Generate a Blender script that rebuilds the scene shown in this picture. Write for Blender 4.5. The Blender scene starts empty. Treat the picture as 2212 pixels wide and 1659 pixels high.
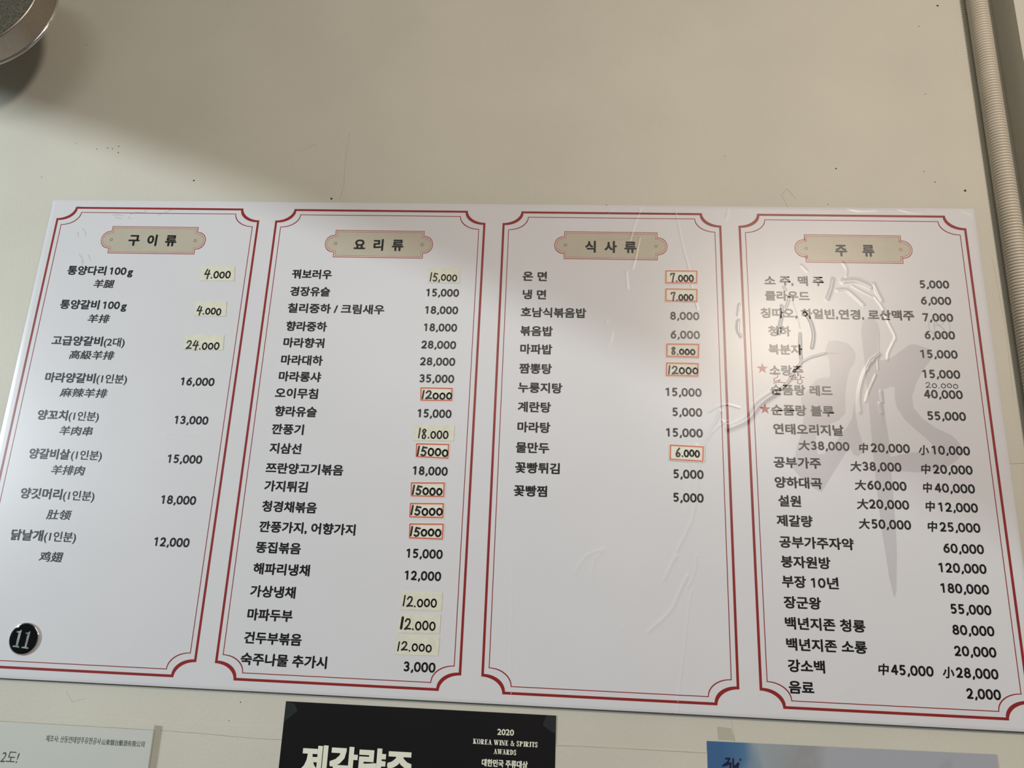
import bpy, bmesh, math, random, json
import numpy as np
from mathutils import Vector, Matrix
from mathutils.geometry import tessellate_polygon
random.seed(7)
S = bpy.context.scene
COL = S.collection
# ---------------------------------------------------------------- camera, world, lights, exposure
Z0 = 1.9069            # height of the menu board's top edge; board face is at y = 0
WALL_Y = 0.0078        # the wall lies just behind the board
CEIL = 2.62
def uv(u, v, n=0.0):   # board millimetres (right, down, out of the wall) -> world metres
    return Vector((u/1000.0, -n/1000.0, Z0 - v/1000.0))
cam = bpy.data.cameras.new('camera'); camo = bpy.data.objects.new('camera', cam); COL.objects.link(camo)
cam.sensor_width = 36.0; cam.lens = 24.794; cam.clip_start = 0.02
C = Vector((0.68286, -0.82497, Z0 - 0.45688))
rt = (0.99786069, -0.03945875, 0.05212534); dn = (0.02495008, 0.96681745, 0.25424695); fw = (-0.06042795, -0.25240251, 0.96573363)
w = lambda a: Vector((a[0], a[2], -a[1]))
X, Y, Zc = w(rt), -w(dn), -w(fw)
M4 = Matrix(((X.x, Y.x, Zc.x, C.x), (X.y, Y.y, Zc.y, C.y), (X.z, Y.z, Zc.z, C.z), (0, 0, 0, 1)))
camo.matrix_world = M4
S.camera = camo
wd = bpy.data.worlds.new('room_light'); S.world = wd; wd.use_nodes = True
bg = wd.node_tree.nodes['Background']; bg.inputs[0].default_value = (0.80, 0.86, 0.92, 1); bg.inputs[1].default_value = 0.17
def lamp(name, kind, loc, target, energy, color, **kw):
    l = bpy.data.lights.new(name, kind); l.energy = energy; l.color = color
    for k, v in kw.items(): setattr(l, k, v)
    o = bpy.data.objects.new(name, l); COL.objects.link(o)
    o.location = loc; o.rotation_euler = (Vector(target) - Vector(loc)).to_track_quat('-Z', 'Y').to_euler()
    return o
lamp('ceiling_lamp', 'AREA', (1.47, -1.62, Z0 + 0.36), (0.9, 0, Z0 - 0.2), 20, (1.0, 0.88, 0.75), shape='DISK', size=0.22)
lamp('fill_light', 'AREA', (0.3, -2.4, 2.5), (0.9, 0, 1.3), 10, (1.0, 0.96, 0.88), shape='RECTANGLE', size=1.2, size_y=0.5)  # added fill light behind the camera, no fixture there
SPOT_LOC = Vector((-1.95, -1.5, Z0 - 0.05))
ax = Vector((0.2949, 0.7367, -0.6085))   # unseen side lamp, its cone shaped to draw the slanted shade edge on the wall
lamp('side_lamp', 'SPOT', SPOT_LOC, SPOT_LOC + ax, 235, (0.82, 0.95, 1.0), spot_size=2*math.radians(50.2), spot_blend=0.009, shadow_soft_size=0.03)
S.view_settings.view_transform = 'Standard'; S.view_settings.look = 'None'; S.view_settings.exposure = 0.0; S.view_settings.gamma = 1.0
try: S.view_settings.use_curve_mapping = False
except Exception: pass

# ---------------------------------------------------------------- materials
GL = 0.33
def mat(name, rgb, rough=0.5, metal=0.0, spec=0.5, noise=None, bump=None, coat=0.0, alpha=1.0, var=None):
    """noise=(scale, amount): tone variation; bump=(scale, strength, distance)"""
    m = bpy.data.materials.new(name); m.use_nodes = True; nt = m.node_tree; N = nt.nodes; L = nt.links
    b = N['Principled BSDF']; b.inputs['Base Color'].default_value = (*rgb, 1); b.inputs['Roughness'].default_value = rough
    b.inputs['Metallic'].default_value = metal; b.inputs['Specular IOR Level'].default_value = spec if rough != GL else 0.46
    b.inputs['Coat Weight'].default_value = coat; b.inputs['Alpha'].default_value = alpha
    tc = N.new('ShaderNodeNewGeometry') if True else None
    if noise:
        n = N.new('ShaderNodeTexNoise'); n.inputs['Scale'].default_value = noise[0]; n.inputs['Detail'].default_value = 6
        L.new(tc.outputs['Position'], n.inputs['Vector'])
        r = N.new('ShaderNodeValToRGB'); a = noise[1]
        r.color_ramp.elements[0].position = 0.3; r.color_ramp.elements[1].position = 0.7
        lo = var if var else tuple(c*(1-a) for c in rgb)
        r.color_ramp.elements[0].color = (*lo, 1); r.color_ramp.elements[1].color = (*[min(1, c*(1+a)) for c in rgb], 1)
        L.new(n.outputs['Fac'], r.inputs['Fac']); L.new(r.outputs['Color'], b.inputs['Base Color'])
    if bump:
        n2 = N.new('ShaderNodeTexNoise'); n2.inputs['Scale'].default_value = bump[0]; n2.inputs['Detail'].default_value = 3
        L.new(tc.outputs['Position'], n2.inputs['Vector'])
        bp = N.new('ShaderNodeBump'); bp.inputs['Strength'].default_value = bump[1]; bp.inputs['Distance'].default_value = bump[2]
        L.new(n2.outputs['Fac'], bp.inputs['Height']); L.new(bp.outputs['Normal'], b.inputs['Normal'])
    return m
M = dict(
 wall=mat('painted_wall', (0.49, 0.472, 0.41), 0.62, noise=(5, 0.05), bump=(260, 0.12, 0.002)),
 sheet=mat('laminated_sheet', (0.555, 0.555, 0.585), GL, noise=(14, 0.012), bump=(700, 0.05, 0.0006)),
 core=mat('board_core', (0.03, 0.028, 0.025), 0.8, noise=(80, 0.2)),
 ink=mat('black_print', (0.0025, 0.0025, 0.003), GL, noise=(90, 0.2), bump=(700, 0.05, 0.0006)),
 red=mat('red_print', (0.22, 0.014, 0.014), GL, noise=(60, 0.1), bump=(700, 0.05, 0.0006)),
 red2=mat('dark_red_print', (0.12, 0.008, 0.01), GL, noise=(60, 0.1)),
 redl=mat('light_red_print', (0.45, 0.05, 0.045), GL, noise=(60, 0.1)),
 plaque=mat('greige_print', (0.40, 0.37, 0.30), GL, noise=(60, 0.03), bump=(700, 0.05, 0.0006)),
 pinkline=mat('pink_print', (0.56, 0.42, 0.37), GL, noise=(60, 0.03)),
 logo=mat('lavender_print', (0.45, 0.44, 0.475), GL, noise=(14, 0.02), bump=(700, 0.05, 0.0006)),
 tape=mat('yellowed_paper_tape', (0.57, 0.565, 0.465), 0.55, noise=(120, 0.06)),
 label=mat('ivory_label', (0.62, 0.61, 0.54), 0.45, noise=(60, 0.03)),
 orange=mat('orange_red_print', (0.42, 0.055, 0.03), 0.4, noise=(60, 0.1)),
 peach=mat('peach_print', (0.60, 0.30, 0.22), 0.4, noise=(60, 0.05)),
 pen=mat('marker_ink', (0.005, 0.005, 0.005), 0.4, noise=(60, 0.2)),
 redpen=mat('red_ballpoint_ink', (0.22, 0.03, 0.015), 0.4, noise=(60, 0.1)),
 conduit=mat('cream_plastic', (0.53, 0.48, 0.40), 0.45, noise=(30, 0.05)),
 groove=mat('dark_groove', (0.10, 0.085, 0.06), 0.8, noise=(80, 0.2)),
 steel=mat('brushed_steel', (0.36, 0.315, 0.27), 0.38, 1.0, noise=(300, 0.06)),
 chrome=mat('polished_rim', (0.75, 0.74, 0.72), 0.10, 1.0, noise=(20, 0.02)),
 soot=mat('dark_grease_filter', (0.13, 0.135, 0.11), 0.6, noise=(400, 0.5), bump=(900, 0.6, 0.002)),
 black=mat('black_gloss_paper', (0.0065, 0.0055, 0.006), 0.36, spec=0.3, noise=(4, 0.3), var=(0.004, 0.004, 0.0045)),
 cream=mat('cream_print', (0.68, 0.68, 0.58), 0.4, noise=(30, 0.02)),
 paper=mat('white_paper', (0.46, 0.475, 0.445), 0.5, noise=(8, 0.02)),
 grey=mat('grey_print', (0.05, 0.055, 0.055), 0.5, noise=(30, 0.1)),
 navy=mat('navy_print', (0.008, 0.008, 0.035), 0.35, noise=(30, 0.1)),
 dirt=mat('fly_speck', (0.02, 0.016, 0.012), 0.8, noise=(300, 0.3)),
 crack=mat('crack_and_seam_line', (0.30, 0.27, 0.20), 0.8, noise=(100, 0.2)),
 smudge=mat('grey_smudge', (0.34, 0.35, 0.34), 0.6, noise=(200, 0.2)),
 seal=mat('black_enamel', (0.002, 0.002, 0.002), 0.07, spec=0.4, noise=(10, 0.1)),
 pearl=mat('pearl_inlay', (0.42, 0.46, 0.46), 0.25, 0.7, noise=(160, 0.35)),
 floor=mat('brown_tile', (0.22, 0.17, 0.12), 0.5, noise=(6, 0.1)),
 ceil=mat('ceiling_paint', (0.55, 0.52, 0.45), 0.8, noise=(6, 0.03)),
)
def clear(name, rgb, a, rough):
    m = mat(name, rgb, rough, noise=(60, 0.05), alpha=a); return m
M['ctape'] = clear('clear_tape', (0.035, 0.04, 0.042), 0.45, 0.3)
M['otape'] = clear('aged_clear_tape', (0.34, 0.31, 0.22), 0.24, 0.4)
M['ftape'] = clear('faded_clear_tape', (0.36, 0.31, 0.20), 0.12, 0.4)
def sky_print():
    m = mat('printed_sky', (0.2, 0.3, 0.4), 0.35); nt = m.node_tree; N = nt.nodes; L = nt.links; b = N['Principled BSDF']
    g = N.new('ShaderNodeNewGeometry'); sx = N.new('ShaderNodeSeparateXYZ'); L.new(g.outputs['Position'], sx.inputs[0])
    n = N.new('ShaderNodeTexNoise'); n.inputs['Scale'].default_value = 18; n.inputs['Detail'].default_value = 5; L.new(g.outputs['Position'], n.inputs['Vector'])
    mp = N.new('ShaderNodeMapRange'); mp.inputs['From Min'].default_value = 0.862; mp.inputs['From Max'].default_value = 0.99
    L.new(sx.outputs['X'], mp.inputs['Value'])
    ad = N.new('ShaderNodeMath'); ad.operation = 'MULTIPLY_ADD'; ad.inputs[1].default_value = 0.75; L.new(n.outputs['Fac'], ad.inputs[0])
    sb = N.new('ShaderNodeMath'); sb.operation = 'SUBTRACT'; sb.inputs[1].default_value = 0.36; L.new(mp.outputs['Result'], sb.inputs[0]); L.new(sb.outputs[0], ad.inputs[2])
    r = N.new('ShaderNodeValToRGB'); e = r.color_ramp.elements
    e[0].position = 0.05; e[0].color = (0.040, 0.105, 0.235, 1); e[1].position = 0.95; e[1].color = (0.31, 0.32, 0.36, 1)
    k = e.new(0.28); k.color = (0.065, 0.15, 0.27, 1); k = e.new(0.50); k.color = (0.26, 0.30, 0.33, 1); k = e.new(0.75); k.color = (0.25, 0.25, 0.265, 1)
    L.new(ad.outputs[0], r.inputs['Fac']); L.new(r.outputs['Color'], b.inputs['Base Color']); return m
M['sky'] = sky_print()

# ---------------------------------------------------------------- object helpers
def obj(name, me, m=None, parent=None):
    if m is not None:
        for mm in (m if isinstance(m, (list, tuple)) else [m]): me.materials.append(mm)
    o = bpy.data.objects.new(name, me); COL.objects.link(o)
    if parent is not None: o.parent = parent; o.matrix_parent_inverse = Matrix.Translation(-parent.location)
    return o
def tag(o, label=None, cat=None, group=None, kind=None):
    for k, v in (('label', label), ('category', cat), ('group', group), ('kind', kind)):
        if v: o[k] = v
    return o
def thing(name, loc, label, cat, group=None):
    o = bpy.data.objects.new(name, None); COL.objects.link(o); o.location = loc; o.empty_display_size = 0.02
    return tag(o, label, cat, group)
def mesh(name, vs, fs, smooth=False):
    me = bpy.data.meshes.new(name); me.from_pydata([tuple(v) for v in vs], [], fs); me.update()
    if smooth: me.polygons.foreach_set('use_smooth', [True]*len(me.polygons))
    return me
def box(name, a, b, m, parent=None):
    x0, y0, z0 = a; x1, y1, z1 = b
    vs = [(x, y, z) for x in (x0, x1) for y in (y0, y1) for z in (z0, z1)]
    fs = [(0, 1, 3, 2), (4, 6, 7, 5), (0, 4, 5, 1), (2, 3, 7, 6), (0, 2, 6, 4), (1, 5, 7, 3)]
    return obj(name, mesh(name, vs, fs), m, parent)
def lathe(name, prof, m, parent, cx, cy, seg=96, closed=False):
    vs = []; fs = []
    for r, z in prof:
        for i in range(seg):
            a = 2*math.pi*i/seg; vs.append((cx + r*math.cos(a), cy + r*math.sin(a), z))
    for k in range(len(prof)-1):
        for i in range(seg):
            j = (i+1) % seg; fs.append((k*seg+i, k*seg+j, (k+1)*seg+j, (k+1)*seg+i))
    return obj(name, mesh(name, vs, fs, True), m, parent)

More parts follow.
